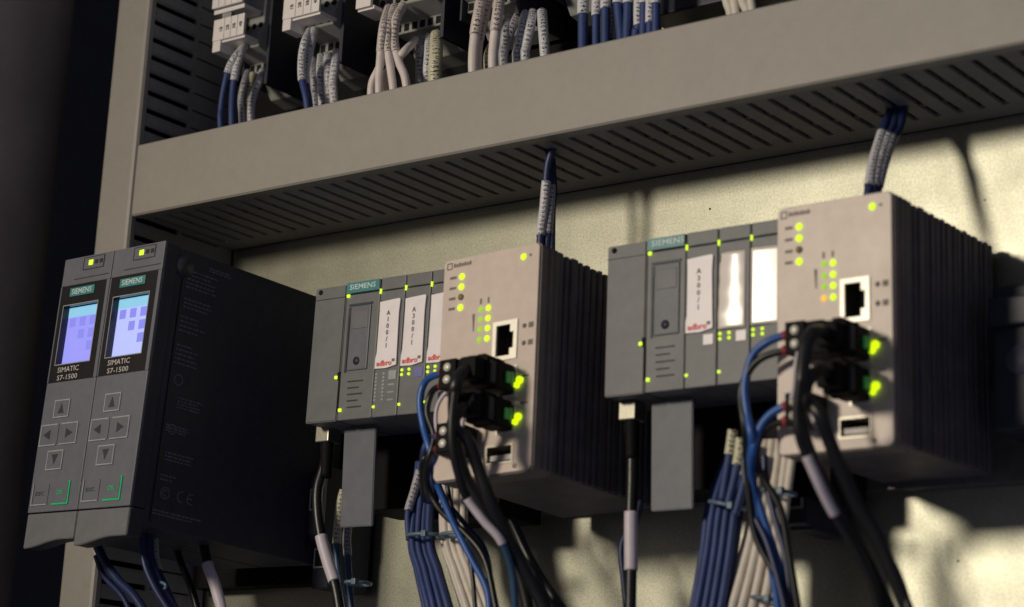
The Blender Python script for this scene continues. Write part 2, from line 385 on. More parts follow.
    MB().box(2.3, 2.9, -.55, .2, z(124.9), z(114.2)).box(2.9, 14.8, -.55, .2, z(124.9), z(124.3)).build('key_outline', M['print_line'], e)
    MB().text('ESC', 8.6, z(119.2), 1.9, -.52, width=6.5).build('key_text', M['body'], e)
    e = MB().box(18.4, 29.6, -.45, .2, z(124.2), z(114.4), bev=.2).build('ok_key', M['face'], root)
    MB().box(30.2, 31.2, -.55, .2, z(125.2), z(113.8)).box(18.6, 30.2, -.55, .2, z(125.2), z(124.3)).build('key_outline', M['green_print'], e)
    MB().text('OK', 24.0, z(119.2), 2.2, -.52, width=5.5, bold=.03).build('key_text', M['green_print'], e)
    return root
cpu_pos, cpu_rot = Vector((25.3, -141.4, 119.4)), Euler((-.0421, .0167, -.0675))
def place(root, pos, rot, h, du=0):
    e = Euler(rot); p = Vector(pos)+e.to_matrix() @ Vector((du, 0, -h)); root.location = p*MM; root.rotation_euler = e
cA = controller('scrL'); place(cA, cpu_pos, cpu_rot, H)
tag(cA, 'grey controller with a violet lit screen, leftmost module beside the vertical duct', 'controller', 'controllers with lit screens')
cB = controller('scrR'); place(cB, cpu_pos, cpu_rot, H, 38.9)
tag(cB, 'grey controller with the paler brighter screen and printed black side, right one of the pair', 'controller', 'controllers with lit screens')
# printed notes on the exposed side of the right controller (faint rows of tiny type, marks)
z = lambda v: H-v
sd = MB(); XS = 38.35
def side_box(mb, y0, y1, v0, v1, x=XS): mb.box(x, x+.12, y0, y1, z(v1), z(v0))
rows = [(14, 1.6, 27, 20), (9, 1.3, 25, 14)]
def para(ya, yb, va, vb, n):
    for i in range(n):
        v = va+(vb-va)*i/n; y = ya; end = yb-random.random()*(yb-ya)*.35
        while y < end:
            wd = random.uniform(.6, 2.6); side_box(sd, y, min(y+wd, end), v, v+.75); y += wd+.7
para(29, 46, 5.5, 8, 2); para(16, 38, 10, 20, 5); para(16, 34, 24, 30, 3); para(15, 32, 33, 42, 4); para(15, 30, 47, 58, 5)
para(20, 38, 72, 78, 4); para(15, 31, 86, 90, 3); para(17, 36, 99, 104, 3); para(16, 26, 110, 114, 2); para(14, 48, 127, 130, 2)
sd.build('side_print', M['print_dim'], cB)
def side_arc(mb, cy, cv, r, a0, a1, t=.45, n=10):
    for i in range(n):
        a = math.radians(a0+(a1-a0)*i/n); b = math.radians(a0+(a1-a0)*(i+1)/n)
        p = [(cy+r*math.cos(a), z(cv)+r*math.sin(a)), (cy+r*math.cos(b), z(cv)+r*math.sin(b)), (cy+(r-t)*math.cos(b), z(cv)+(r-t)*math.sin(b)), (cy+(r-t)*math.cos(a), z(cv)+(r-t)*math.sin(a))]
        mb.prism(p, 'x', XS, XS+.13)
mk = MB()
side_arc(mk, 30, 118.5, 2.7, 70, 290); side_arc(mk, 36, 118.5, 2.7, 70, 290); side_box(mk, 34, 36.5, 118.2, 118.8)
side_arc(mk, 20, 118.5, 2.9, 0, 360, n=14); side_arc(mk, 20, 118.5, 1.6, 40, 300)
side_arc(mk, 19, 64, 2.8, 0, 360, n=14); side_arc(mk, 19, 88, 2.6, 0, 360, n=14)
mk.build('approval_mark', M['print_dim'], cB)
ht = MB(); ht.cyl((38.25, 13.5, z(9)), (38.75, 13.5, z(9)), 5.6, 24, bev=.2); ht.build('hinge_cap', M['body'], cB)
MB().box(38.3, 38.55, 12.8, 13.4, z(133), z(15)).build('side_seam', M['hole'], cB)

# ------------------------------------------------------------------ remote I/O station heads, I/O modules
def rj_cable_plug(): pass
def head(h, badge='badge', wdt=42.6, pl=(13.8, 34.2, 2.2)):
    root = empty('interface_module'); z = lambda v: h-v
    a = MB(); a.prism([(.2, z(h)), (20.5, z(h)), (20.5, z(.2)), (.2, z(.2))], 'y', .0, 40, bev=.5)
    a.build('bus_adapter', M['module'], root)
    MB().cyl((3.8, -.35, z(2.4)), (3.8, .5, z(2.4)), 1.25, 16).build('screw_hole', M['hole'], root)
    MB().box(.4, 20.3, -.14, .3, z(6.4), z(6.0)).build('seam', M['body'], root)
    b = MB(); b.box(21.1, wdt, 0, 40, z(h), z(5.6), bev=.5); b.box(21.1, wdt, -.4, 40, z(5.2), z(-.3), bev=.4)
    b.build('head_housing', M['module'], root)
    MB().box(.8, wdt-.2, 40.2, 72, -36, z(4), bev=.6).build('rear_housing', M['black'], root)
    bd = MB().box(21.4, wdt-.3, -.8, -.2, z(5.0), z(-.2), bev=.15).build('badge', M[badge], root)
    MB().text('SIEMENS', 32, z(2.2), 2.5, -.85, width=16.6, bold=.03).build('badge_text', M['badge_text'], bd)
    d = MB().box(25.3, 38.0, -.7, .2, z(43), z(11.6), bev=.5).build('hinged_cover', M['face'], root)
    MB().box(23.6, 24.7, -.45, .2, z(43.6), z(12)).box(23.6, 38.6, -.45, .2, z(11.4), z(10.4)).box(24.7, 25.2, -.45, .2, z(17), z(12)).build('cover_gap', M['body'], d)
    MB().box(26.6, 36.6, -.95, -.6, z(22.9), z(14.2), bev=.2).build('data_patch', M['face_lip'], d)
    MB().cyl((31.3, -1.0, z(38.6)), (31.3, -.5, z(38.6)), 2.0, 20).build('service_knob', M['body'], d)
    g = MB()
    for i in range(5):
        g.box(26+i*.2, 36-(i % 2)*2.5, -.1, .2, z(48.6+i*3.1), z(47.9+i*3.1))
    g.build('fine_print', M['print_dark'], root)
    MB().box(20.55, 21.05, 2, 39, z(h-1), z(1)).box(19.2, 21.0, -.2, 1, z(47), z(43)).box(20.4, 21.4, -.2, 1, z(62), z(47)).build('joint_gap', M['hole'], root)
    for (u, v) in ((22.6, 6.2), (18.7, 45.6), (22.8, 61.7)):
        MB().box(u-.75, u+.75, -.9, .3, z(v+.75), z(v-.75), bev=.2).build('status_led', M['led'], root)
    MB().prism([(pl[0]+pl[2], -48.5), (pl[1]+pl[2], -48.5), (pl[1], -1.6), (pl[0], -1.6)], 'y', 13, 15, bev=.4).build('marking_plate', M['face'], root)
    return root
def io_module(h, card, w_=15.8, leds='two', sq=None, txt=None, dots=False, curl=0):
    root = empty('io_module'); z = lambda v: h-v
    b = MB(); b.box(.25, w_-.1, 0, 40, z(h), z(6.0), bev=.5); b.box(.25, w_-.1, 0.2, 40, z(5.5), z(-.6), bev=.5)
    b.build('housing', M['module'], root)
    MB().box(.4, w_-.2, 40.2, 72, -42, z(6), bev=.5).box(.4, w_-.2, 46, 62, z(5.5), z(1)).build('base_unit', M['black'], root)
    MB().box(.5, 2.0, -.35, .3, z(43.8), z(10.6)).build('label_slot', M['body'], root)
    c = MB()
    if card == 'card_gloss':
        nu, nv = 12, 24; G_ = []
        for j in range(nv+1):
            v = 10.9+(43.7-10.9)*j/nv; row = []
            for i in range(nu+1):
                u = 1.2+12.6*i/nu; t = (i/nu-.5)
                if curl == 1: c_ = .34-.24*j/nv+.04*math.sin(j*.9); k = .104-.26*c_; yy = 12.6*(t*k+t*t*c_)-1.2
                else: yy = 12.6*(t*.115+t*t*.03)-1.0
                row.append(c.bm.verts.new((u, yy, z(v))))
            G_.append(row)
        for j in range(nv):
            for i in range(nu):
                f_ = c.bm.faces.new((G_[j][i], G_[j+1][i], G_[j+1][i+1], G_[j][i+1])); f_.smooth = True
        bmesh.ops.recalc_face_normals(c.bm, faces=c.bm.faces[:]); bmesh.ops.solidify(c.bm, geom=c.bm.faces[:], thickness=.15)
    else: c.prism([(1.3, z(11.4)), (13.2, z(10.7)), (14.0, z(11.2)), (13.6, z(18)), (14.2, z(42.6)), (8, z(43.8)), (.9, z(43.6)), (.9, z(38.5)), (1.5, z(36)), (1.5, z(16))], 'y', -.9, -.3)
    cd_ = c.build('label_card', M[card], root)
    if txt:
        t = MB()
        for i, ch in enumerate(txt): t.text(ch, 7.2, z(17.2+i*3.15), 2.2, -.93, bold=.04)
        t.build('label_text', M['print_dark'], cd_)
    if card != 'card_gloss':
        MB().text('adbro', 6.7, z(41.3), 2.5, -.93, width=9.5, bold=.1).build('label_logo', M['red_print'], cd_)
        MB().box(11.4, 13.2, -1.0, -.8, z(41.0), z(39.6)).build('logo_mark', M['print_faded'], cd_)
    MB().box(.2, .9, -.7, .3, z(7.2), z(4.8), bev=.15).build('status_led', M['led'], root)
    MB().box(.7, 1.9, -.6, .3, z(62.2), z(61.0), bev=.15).build('status_led', M['led'], root)
    if leds == 'four':
        for du in (1.6, 6.0):
            for dv in (45.4, 47.6):
                MB().cyl((du, -.5, z(dv)), (du, .3, z(dv)), .68, 10).build('channel_led', M['led'], root)
    if sq: MB().box(9.4, 14.2, -.35, .3, z(49.4), z(45.0)).build('colour_key', M[sq], root)
    if dots:
        g = MB()
        for i in range(8):
            for u in (1.6, 6.2): g.box(u-.6, u+.6, -.15, .2, z(46.6+i*1.75), z(45.6+i*1.75))
            if i % 3 == 0: g.box(9.4, 13.2, -.15, .2, z(52.0+i*1.2), z(51.3+i*1.2))
        g.build('channel_marks', M['print_line'], root)
    return root
i1o, i1r, h1 = (144.3, -84.9, 103.9), (.0009, .0143, -.0239), 66.6
i2o, i2r, h2 = (316.6, -85., 102.6), (.0169, -.0052, .0076), 67.2
r = head(h1); place(r, i1o, i1r, h1); tag(r, 'grey interface module with teal badge, directly right of the two controllers', 'interface module', 'interface modules of the two stations')
specs = [dict(card='card', txt='A100/1', sq='print_line', dots=True), dict(card='card', txt='A300/1', leds='four', sq='blue_sq'), dict(card='card', leds='four')]
lab1 = ['slim grey module labelled A100/1, first after the left interface module', 'slim grey module labelled A300/1, second after the left interface module', 'slim grey module half hidden behind the left beige switch']
for i, s in enumerate(specs):
    r = io_module(h1, **s); place(r, i1o, i1r, h1, 42.7+i*15.95); tag(r, lab1[i], 'input output module', 'slim modules of the two stations')
r = head(h2, 'badge_washed', wdt=40.6, pl=(16.0, 36.8, .8)); place(r, i2o, i2r, h2); tag(r, 'grey interface module with badge coloured pale as if washed by light, between the two beige switches', 'interface module', 'interface modules of the two stations')
specs = [dict(card='card', txt='A300/1', sq='card'), dict(card='card_gloss', leds='four', sq='card', curl=1), dict(card='card_gloss', leds='four', curl=2)]
lab2 = ['slim grey module with matt printed label, first after the right interface module', 'slim grey module with a glossy glaring label, second after the right interface module', 'slim grey module with a glaring white label beside the right beige switch']
for i, s in enumerate(specs):
    r = io_module(h2, **s); place(r, i2o, i2r, h2, 40.7+i*15.95); tag(r, lab2[i], 'input output module', 'slim modules of the two stations')

# ------------------------------------------------------------------ ethernet switches
def switch(amber):
    h = 102.4; W = 53.6; D = 93; root = empty('ethernet_switch'); z = lambda v: h-v
    # front plate with rounded corners and darker rim
    def rr(x0, x1, z0, z1, r):
        P = []
        for cx_, cz_, a in ((x1-r, z1-r, 0), (x0+r, z1-r, 90), (x0+r, z0+r, 180), (x1-r, z0+r, 270)):
            for k in range(6): t = math.radians(a+k*18); P.append((cx_+r*math.cos(t), cz_+r*math.sin(t)))
        return P
    rim = MB(); o_ = rr(.0, W, 0, h, 3); i_ = rr(1.3, W-1.3, 1.3, h-1.3, 2)
    for k in range(len(o_)):
        k2 = (k+1) % len(o_); rim.prism([o_[k], o_[k2], i_[k2], i_[k]], 'y', .62, 13)
    bmesh.ops.remove_doubles(rim.bm, verts=rim.bm.verts[:], dist=.001)
    rim.build('front_rim', M['switchrim'], root)
    # front sheet with a window cut for each port: built from strips
    ports = [(30.4, 42.8, 34.3, 51.3), (34.4, 43.4, 55.2, 68.6), (34.4, 43.4, 71.8, 84.6), (28.8, 43.4, 89.3, 97.8)]
    f = MB(); yA, yB = -.6, .6; xs0, xs1 = .7, W-.7
    cuts = sorted(ports, key=lambda p: p[2]); cur = 3.2
    f.prism([(xs0, z(3.2)), (xs0, z(2.2)), (xs0+1.0, z(.9)), (xs0+2.4, z(.6)), (xs1-2.4, z(.6)), (xs1-1., z(.9)), (xs1, z(2.2)), (xs1, z(3.2))], 'y', yA, yB)
    for (x0, x1, v0, v1) in cuts:
        if v0 > cur: f.box(xs0, xs1, yA, yB, z(v0), z(cur))
        f.box(xs0, x0, yA, yB, z(v1), z(v0)); f.box(x1, xs1, yA, yB, z(v1), z(v0)); cur = v1
    f.prism([(xs0, z(cur)), (xs1, z(cur)), (xs1, z(h-2.4)), (xs1-1.2, z(h-1)), (xs1-2.6, z(h-.6)), (xs0+2.6, z(h-.6)), (xs0+1.2, z(h-1)), (xs0, z(h-2.4))], 'y', yA, yB)
    bmesh.ops.remove_doubles(f.bm, verts=f.bm.verts[:], dist=.001)
    f.build('front_plate', M['switchface'], root)
    # finned body
    b = MB(); b.box(2.2, W-1.6, 12.9, D, z(h-2), z(1.6), bev=.6)
    y = 13.2; i = 0
    b.box(W-1.6, W-.2, 3.4, 12.9, z(h-2), z(1.2), bev=.4)
    b.box(W-2.6, W+.3, 5.2, 7.4, z(h-2), z(1.2), bev=.4).box(W-2.6, W+.2, 9.2, 11.8, z(h-2), z(1.2), bev=.4)
    while y < D-3:
        wd = [3.4, 2.6, 4.6, 2.4, 3.2][i % 5]; out = [.0, -.5, .2, -.3][i % 4]
        b.box(W-3.6, W-.2+out*.5, y, y+wd, z(h-2.2-abs(out)), z(1.0-out*.6), bev=.55); y += wd+[2.2, 1.7, 1.5][i % 3]; i += 1
    y = 6
    while y < D-4: b.box(4, W-5, y, y+2.2, z(2.0), z(.9)); y += 5
    b.build('finned_housing', M['fin'], root)
    MB().box(8, W-8, D, D+6, z(78), z(22)).build('rail_clip', M['body'], root)
    # faint maker line top left
    t = MB(); t.frame(2.2, 5.2, z(5.1), z(1.9), -.72, -.55, .5)
    for k in range(7): t.box(6.0+k*1.45, 7.1+k*1.45, -.72, -.55, z(4.4), z(2.6+(k % 2)*.3))
    t.build('maker_print', M['print_faded'], root)
    g = MB()
    for v in (9.2, 14.1, 19.0, 23.7): g.box(4.2, 7.8, -.7, -.55, z(v+.6), z(v-.6))
    for u in (22.2, 26.4): g.box(u-.5, u+.5, -.7, -.55, z(24), z(21.4))
    g.build('lamp_legend', M['print_faded'], root); g = MB()
    g.prism([(17.8, z(28)), (19.2, z(28)), (19.0, z(36)), (18.5, z(36))], 'y', -.7, -.55)
    g.build('row_legend', M['print_faded'], root); g = MB()
    for v in (37.6, 45.4): g.cyl((46.6, -.7, z(v)), (46.6, -.55, z(v)), 1.1, 12).box(48.8, 51.4, -.7, -.55, z(v+1.2), z(v-1.2))
    g.box(47.6, 49, -.7, -.55, z(6.1), z(5.0))
    g.build('port_legend', M['print_faded'], root); g = MB()
    g.box(46, 50, -.7, -.55, z(60.6), z(59.8)); g.build('port_legend', M['print_faded'], root); g = MB().box(46, 50, -.7, -.55, z(72.6), z(71.8))
    g.build('port_legend', M['print_faded'], root)
    def led(u, v, r_, m_='led'): MB().cyl((u, -1.3, z(v)), (u, .2, z(v)), r_, 16, bev=.3).build('status_led', M[m_], root)
    for k, v in enumerate((9.3, 14.1, 18.9, 23.8)): led(10.9, v, 1.5, 'led_off' if k == 2 else 'led')
    led(44.6, 5.8, 1.45)
    for v in (26.4, 31.1, 35.7, 40.4):
        led(22.4, v, 1.25, 'led_o' if (amber and v > 40) else 'led_dim'); led(26.6, v, 1.35)
    # ports
    x0, x1, v0, v1 = ports[0]
    p = MB().frame(x0-.4, x1+.4, z(v1+.4), z(v0-.4), -1.3, 8, 1.9).box(x1-3.4, x1-1.4, -1.28, 7.9, z(v0+5.0), z(v0+1.4)).box(x1-3.4, x1-1.4, -1.28, 7.9, z(v1-1.4), z(v1-4.6)).build('network_port', M['metal_bright'], root)
    MB().box(x0+.2, x1-.2, 7.2, 9, z(v1-.2), z(v0+.2)).box(x0+1.5, x0+1.6, -.2, 7, z(v1-1.5), z(v0+1.5)).box(x0+1.6, x1-1.6, -.2, 7, z(v0+1.6), z(v0+1.5)).build('port_cavity', M['hole'], p)
    for (x0, x1, v0, v1) in ports[1:3]:
        p = MB().frame(x0-.4, x1+.4, z(v1+.4), z(v0-.4), -1.2, 8, 1.2).build('network_port', M['metal_bright'], root)
        MB().box(x0+.9, x1-.9, 7, 9, z(v1-.9), z(v0+.9)).build('port_cavity', M['hole'], p)
        zz = z((v0+v1)/2+1)
        MB().cyl((45.6, -2.2, zz+1), (45.6, .2, zz+1), 1.6, 16, bev=.4).cyl((44.2, -2.6, zz-1.2), (44.2, .2, zz-1.2), 1.2, 14, bev=.4).build('port_led', M['led'], root)
    x0, x1, v0, v1 = ports[3]
    p = MB().frame(x0, x1, z(v1), z(v0), -1.0, 10, .8).build('usb_port', M['metal'], root)
    MB().box(x0+.7, x1-.7, 8, 10, z(v1-.7), z(v0+.7)).build('port_cavity', M['hole'], p)
    MB().box(x0+1.6, x1-1.6, .6, 8, z(v1-1.9), z(v1-4.2)).build('port_tongue', M['print'], p)
    MB().cyl((44.5, -.9, z(99.4)), (44.5, .2, z(99.4)), 1.0, 12).build('screw', M['metal'], root)
    # two power plugs with screw heads
    for v0 in (52.0, 80.4):
        q = MB().box(12.4, 21.4, -15, -.7, z(v0+13.0), z(v0), bev=.6)
        q.box(21.5, 29.5 if v0 < 60 else 24, -14, -.75, z(v0+(14 if v0 < 60 else 12)), z(v0+.2), bev=1.2)
        q = q.build('power_plug', M['black'], root)
        for dv in (3.7, 9.2): MB().cyl((17.0 if v0 < 60 else 16.6, -15.5, z(v0+dv)), (17.0 if v0 < 60 else 16.6, -14.6, z(v0+dv)), 1.9, 16, bev=.2).build('plug_screw', M['metal_bright'], q)
    # earth lug / top terminal
    MB().box(11, 30, 34, 54, h-1.2, h+1.6, bev=.4).box(12, 17, 38, 44, h+1.4, h+8.5, bev=.4).build('earth_lug', M['yellowgreen'], root)
    MB().box(17.2, 28, 38, 50, h+1.4, h+10, bev=.6).build('top_plug', M['navy'], root)
    return root
s1o, s1r = Vector((241.6, -105.4, 100.4)), Euler((-.0393, -.0388, -.0059))
s2o, s2r = Vector((410.0, -98.4, 103.0)), Euler((.0165, -.0113, .0085))
HS = 102.4
r = switch(False); place(r, s1o, s1r, HS); r.scale = (1.02, 1, 1)
tag(r, 'beige fronted finned network switch with all green lamps, in the middle left of the other', 'network switch', 'finned network switches')
r = switch(True); place(r, s2o, s2r, HS); r.scale = (.975, 1, 1)
tag(r, 'beige fronted finned network switch with one amber lamp, at the right', 'network switch', 'finned network switches')
def S1(u, d, v): return s1o+s1r.to_matrix() @ Vector((u*1.02, d, -v))
def S2(u, d, v): return s2o+s2r.to_matrix() @ Vector((u*.975, d, -v))

# ------------------------------------------------------------------ wires and cables
def wire(label, group, pts, r, m, sleeves=(), cat='wire', name='wire', sr=.5, extra=None, seg=10, step=2.5):
    P = smooth_path(pts, 1.5)
    o = MB().tube(P if len(P) > 1 else pts, r, seg, step=3).build(name, M[m], None)
    tag(o, label, cat, group)
    n = len(P)-1
    for (a, b, sm) in sleeves:
        i0 = int(a*n); i1 = max(i0+2, int(b*n))
        if i1 > n: i1 = n
        MB().tube(P[i0:i1+1], r+sr, 14, step=3).build('marker_sleeve', M[sm], o)
    return o
def px(y, *pts): return [at(a, b, y if len(q) == 2 else q[2]) for q in pts for a, b in [q[:2]]]

def netcable(S, port_v, bend, sleeve, label, group):
    "plug in a port, rubber boot, cable; one object with parts"
    o = wire(label, group, bend, 2.7, 'cable', sleeve, 'network cable', 'network_cable', sr=.35, seg=14)
    return o
# plugs belong to their cable
def rjplug(parent, S, v):
    c = [S(u, d, vv) for u, d, vv in ()]
    b = bmesh.new()
    mb = MB()
    e = (s1r if S is S1 else s2r).to_matrix(); org = S(38.9, 0, v)
    def bx(x0, x1, y0, y1, z0, z1, bev):
        t = MB().box(x0, x1, y0, y1, z0, z1, bev=bev)
        for vv in t.bm.verts: vv.co = org+e @ vv.co
        me = bpy.data.meshes.new('x'); t.bm.to_mesh(me); t.bm.free(); return me
    for a in ((-5.4, 5.4, -22, -3.5, -6.2, 6.2, 1.0), (-4.1, 4.1, -3.5, 6, -5, 5, .3), (-2.2, 2.2, -20, -6, 6.2, 8.0, .5), (-4.6, 4.6, -29, -22, -5, 5, 1.6), (-5.8, 5.8, -16, -12, -6.6, 6.6, .8)):
        me = bx(*a); mb.bm.from_mesh(me); bpy.data.meshes.remove(me)
    mb.build('plug', M['black'], parent)
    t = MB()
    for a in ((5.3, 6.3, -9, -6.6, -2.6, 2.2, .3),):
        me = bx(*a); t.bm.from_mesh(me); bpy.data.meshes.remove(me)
    t.build('plug_led_reflection', M['led_reflection'], parent)  # glowing patch: green reflection of the port lamp painted on the plug
    t = MB()
    for a in ((-3.6, -1.2, -23.6, -21.5, -1.5, 3.2, .3), (5.3, 5.9, -20, -16.5, -5, 4.6, .2)):
        me = bx(*a); t.bm.from_mesh(me); bpy.data.meshes.remove(me)
    t.build('plug_clip', M['body'], parent)
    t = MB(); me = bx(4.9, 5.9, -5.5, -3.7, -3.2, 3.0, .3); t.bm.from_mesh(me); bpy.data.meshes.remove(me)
    t.build('plug_glow_patch', M['led_reflection'], parent)  # second glowing patch of reflected port-lamp green, not a window
G = 'black network cables of the two switches'
def boot(S, v):
    k = 0 if S is S1 else -9
    return [S(38.9, -16, v), S(38.9, -25+k, v+.5), S(38.7, -32+k, v+4), S(38.2, -35+k, v+11)]
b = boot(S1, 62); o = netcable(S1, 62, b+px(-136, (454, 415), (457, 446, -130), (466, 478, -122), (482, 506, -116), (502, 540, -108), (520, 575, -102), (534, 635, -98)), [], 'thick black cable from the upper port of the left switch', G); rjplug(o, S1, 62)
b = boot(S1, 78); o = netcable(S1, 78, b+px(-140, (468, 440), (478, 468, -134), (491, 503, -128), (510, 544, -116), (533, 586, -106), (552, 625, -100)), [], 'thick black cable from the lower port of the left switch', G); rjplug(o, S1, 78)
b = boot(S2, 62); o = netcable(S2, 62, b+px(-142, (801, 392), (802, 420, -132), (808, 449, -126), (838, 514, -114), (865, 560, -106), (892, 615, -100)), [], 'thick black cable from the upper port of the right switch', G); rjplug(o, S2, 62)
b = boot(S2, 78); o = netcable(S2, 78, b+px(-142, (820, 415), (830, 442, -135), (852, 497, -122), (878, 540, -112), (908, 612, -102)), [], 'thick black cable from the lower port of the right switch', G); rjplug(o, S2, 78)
wire('black wire with a lilac sleeve hanging in front of the left thick cables', 'sleeved wires in front of the thick cables', px(-146, (455, 392, -147), (452, 420, -148), (453, 450, -146), (460, 480, -140), (467, 498, -134), (484, 521, -128), (501, 541, -122), (512, 572, -114), (516, 620, -108)), 1.6, 'teal_wire', [(0, .455, 'black_sleeve'), (.46, .68, 'sleeve_plain')], sr=.25)
wire('black wire with a lilac sleeve hanging in front of the right thick cables', 'sleeved wires in front of the thick cables', px(-146, (800, 380, -150), (797, 410, -148), (799, 432, -146), (804, 449, -142), (817, 479, -136), (831, 508, -128), (850, 540, -118), (872, 585, -110), (880, 620, -106)), 1.7, 'cable', [(0, .30, 'black_sleeve'), (.30, .56, 'sleeve_plain')], sr=.25)
for pts_, lab_ in ((px(-118, (452, 388), (443, 396), (437, 408), (436, 424), (440, 440)), 'thin lilac wire looping between the two power plugs of the left switch'),
                   (px(-122, (461, 398), (463, 420), (460, 440), (463, 462)), 'thin grey wire behind the thick cables of the left switch')):
    wire(lab_, None, pts_, .9, 'sleeve_plain')
for pts_, lab_ in ((px(-112, (799, 352), (796, 368), (795, 385), (792, 400)), 'thin lilac wire between the two power plugs of the right switch'),
                   (px(-124, (812, 378), (809, 392), (811, 408), (817, 428)), 'thin pale wire behind the thick cables of the right switch')):
    wire(lab_, None, pts_, 1.2, 'sleeve_plain')
wire('thin black cable emerging beside the thick cable low under the left switch', None, px(-90, (512, 520), (528, 556), (545, 585), (566, 615)), 2.2, 'cable', cat='cable', name='cable')

# power wires of the switches
def pw(S, v, du=7.2, d=-9): return S(du, d, v)
def ferr(o, S, v):
    p = S(12.8, -8.2, v); q = S(8.4, -9.1, v); MB().cyl(p, q, 2.0, 12).build('ferrule', M['ferrule'], o)
g = 'power wires of the switches'
o = wire('bright blue power wire arching into the upper plug of the left switch', g, [S1(14, -8, 55.8), S1(9, -9, 55.8)]+px(-112, (426, 381), (420, 400), (423, 425), (431, 455), (436, 480, -100), (452, 520, -95), (471, 558, -92), (487, 590, -90), (490, 625, -90)), 1.6, 'blue_bright'); ferr(o, S1, 55.8)
o = wire('thin black power wire arching into the upper plug of the left switch', g, [S1(14, -8, 61.6), S1(9.5, -9, 61.8)]+px(-112, (432, 392), (427, 412), (434, 437), (428, 462), (428, 487, -100), (441, 511, -96), (466, 534, -92), (485, 560, -90), (497, 612, -90)), 1.5, 'cable'); ferr(o, S1, 61.7)
o = wire('blue power wire from the lower plug of the left switch', g, [S1(14, -8, 84.2), S1(9, -9, 84.4)]+px(-100, (430, 438), (424, 452), (423, 480, -80), (428, 500, -60)), 1.5, 'blue'); ferr(o, S1, 84.3)
o = wire('black power wire from the lower plug of the left switch', g, [S1(14, -8, 90), S1(9, -9, 90.4)]+px(-100, (430, 450), (423, 465), (424, 500, -60)), 1.5, 'cable'); ferr(o, S1, 90.2)
o = wire('bright blue power wire arching into the upper plug of the right switch', g, [S2(14, -8, 55.8), S2(9, -9, 55.8)]+px(-108, (766, 343), (752, 357), (745, 385), (747, 412), (752, 440), (751, 473, -95), (764, 520, -90), (780, 570, -88), (790, 620, -86)), 1.7, 'blue_bright'); ferr(o, S2, 55.8)
o = wire('thin black power wire arching into the upper plug of the right switch', g, [S2(14, -8, 61.6), S2(9.5, -9, 61.8)]+px(-108, (762, 358), (748, 373), (741, 395), (745, 430), (747, 465, -98), (750, 505, -94), (757, 540, -92), (781, 585, -90), (792, 620, -90)), 1.5, 'cable'); ferr(o, S2, 61.7)
o = wire('bright blue power wire arching into the lower plug of the right switch', g, [S2(14, -8, 84.2), S2(9, -9, 84.4)]+px(-106, (770, 415), (759, 430), (753, 452), (752, 480, -95), (760, 525, -90), (772, 570, -86), (780, 620, -84)), 1.7, 'blue_bright'); ferr(o, S2, 84.3)
o = wire('thin black power wire leaving the lower plug of the right switch and bowing out low', g, [S2(14, -8, 90), S2(9, -9, 90.4)]+px(-104, (768, 428), (758, 444), (759, 470, -96), (780, 508, -92), (789, 555, -90), (799, 615, -88)), 1.5, 'cable'); ferr(o, S2, 90.2)

for k, (pp, m_, r_, lb) in enumerate((
    (px(-88, (446, 470), (448, 490), (455, 520), (470, 560), (476, 615)), 'cable', 1.1, 'thin black wire slipping in front of the left beige bundle'),
    (px(-100, (478, 470), (494, 505), (514, 545), (538, 580), (560, 625)), 'cable', 1.5, 'thin black wire outermost right of the left thick cables'),
    (px(-84, (436, 476), (446, 500), (468, 528), (487, 556), (494, 620)), 'navy', 1.2, 'thin navy wire crossing the left beige bundle'),
    (px(-88, (764, 455), (766, 480), (774, 515), (786, 560), (792, 620)), 'navy', 1.4, 'thin navy wire hanging in front of the right beige bundle'),
    (px(-104, (842, 460), (858, 497), (882, 545), (900, 580), (912, 620)), 'cable', 1.5, 'thin black wire outermost right of the right thick cables'),
    (px(-92, (747, 440), (744, 470), (752, 510), (768, 545), (783, 600), (786, 625)), 'navy', 1.3, 'thin dark wire beside the bright blue power wires of the right switch'))):
    wire(lb, None, pp, r_, m_)
# tied bundles
ORD = ['first', 'second', 'third', 'fourth', 'fifth', 'sixth', 'seventh', 'eighth', 'ninth', 'tenth']
def bundle(n, top, mid, bot, r, m, label, group, y0, y1, sl=None, topcap=None, ext=0):
    """n wires fanned between left/right pixel limits at top, mid (tie) and bottom"""
    for i in range(n):
        f = (i+.5)/n; dy = (0 if i % 2 else 4)+random.uniform(-1, 1)
        L = []
        for (a, b, yy) in (top, mid, bot):
            x = a[0]+(b[0]-a[0])*f; yv = a[1]+(b[1]-a[1])*f
            L.append((x+random.uniform(-.8, .8), yv, yy+dy))
        # tail past the frame
        e = (2*L[2][0]-L[1][0]*1.0-(L[2][0]-L[1][0])*.4, L[2][1]+45, L[2][2])
        mid2 = ((L[1][0]*.5+L[2][0]*.5)+(bot[0][0]-mid[0][0])*-.04, (L[1][1]+L[2][1])/2, (L[1][2]+L[2][2])/2)
        P = px(-50, L[0], L[1], mid2, L[2], e)
        wire(ORD[i]+' '+label+', from the left', group, P, r, m, sl or ())
def tie(a, b, y, label, tilt=0, r=.9):
    p, q = at(a[0], a[1], y-5), at(b[0], b[1], y-5); c = (p+q)/2; hw = (q-p)/2; back = Vector((0, 1, 0))*9
    P = [c+hw*math.cos(t)*1.0+back*(math.sin(t)*.75+.35) for t in [k*2*math.pi/20 for k in range(21)]]
    mb = MB()
    mb.tube(P, r, 8, step=2); k = P[17]; mb.box(k.x-1.3, k.x+1.3, k.y-1.8, k.y+1, k.z-1.5, k.z+1.5, bev=.4)
    tag(mb.build('cable_tie', M['tie']), label, 'cable tie', 'cable ties on the wire bundles')
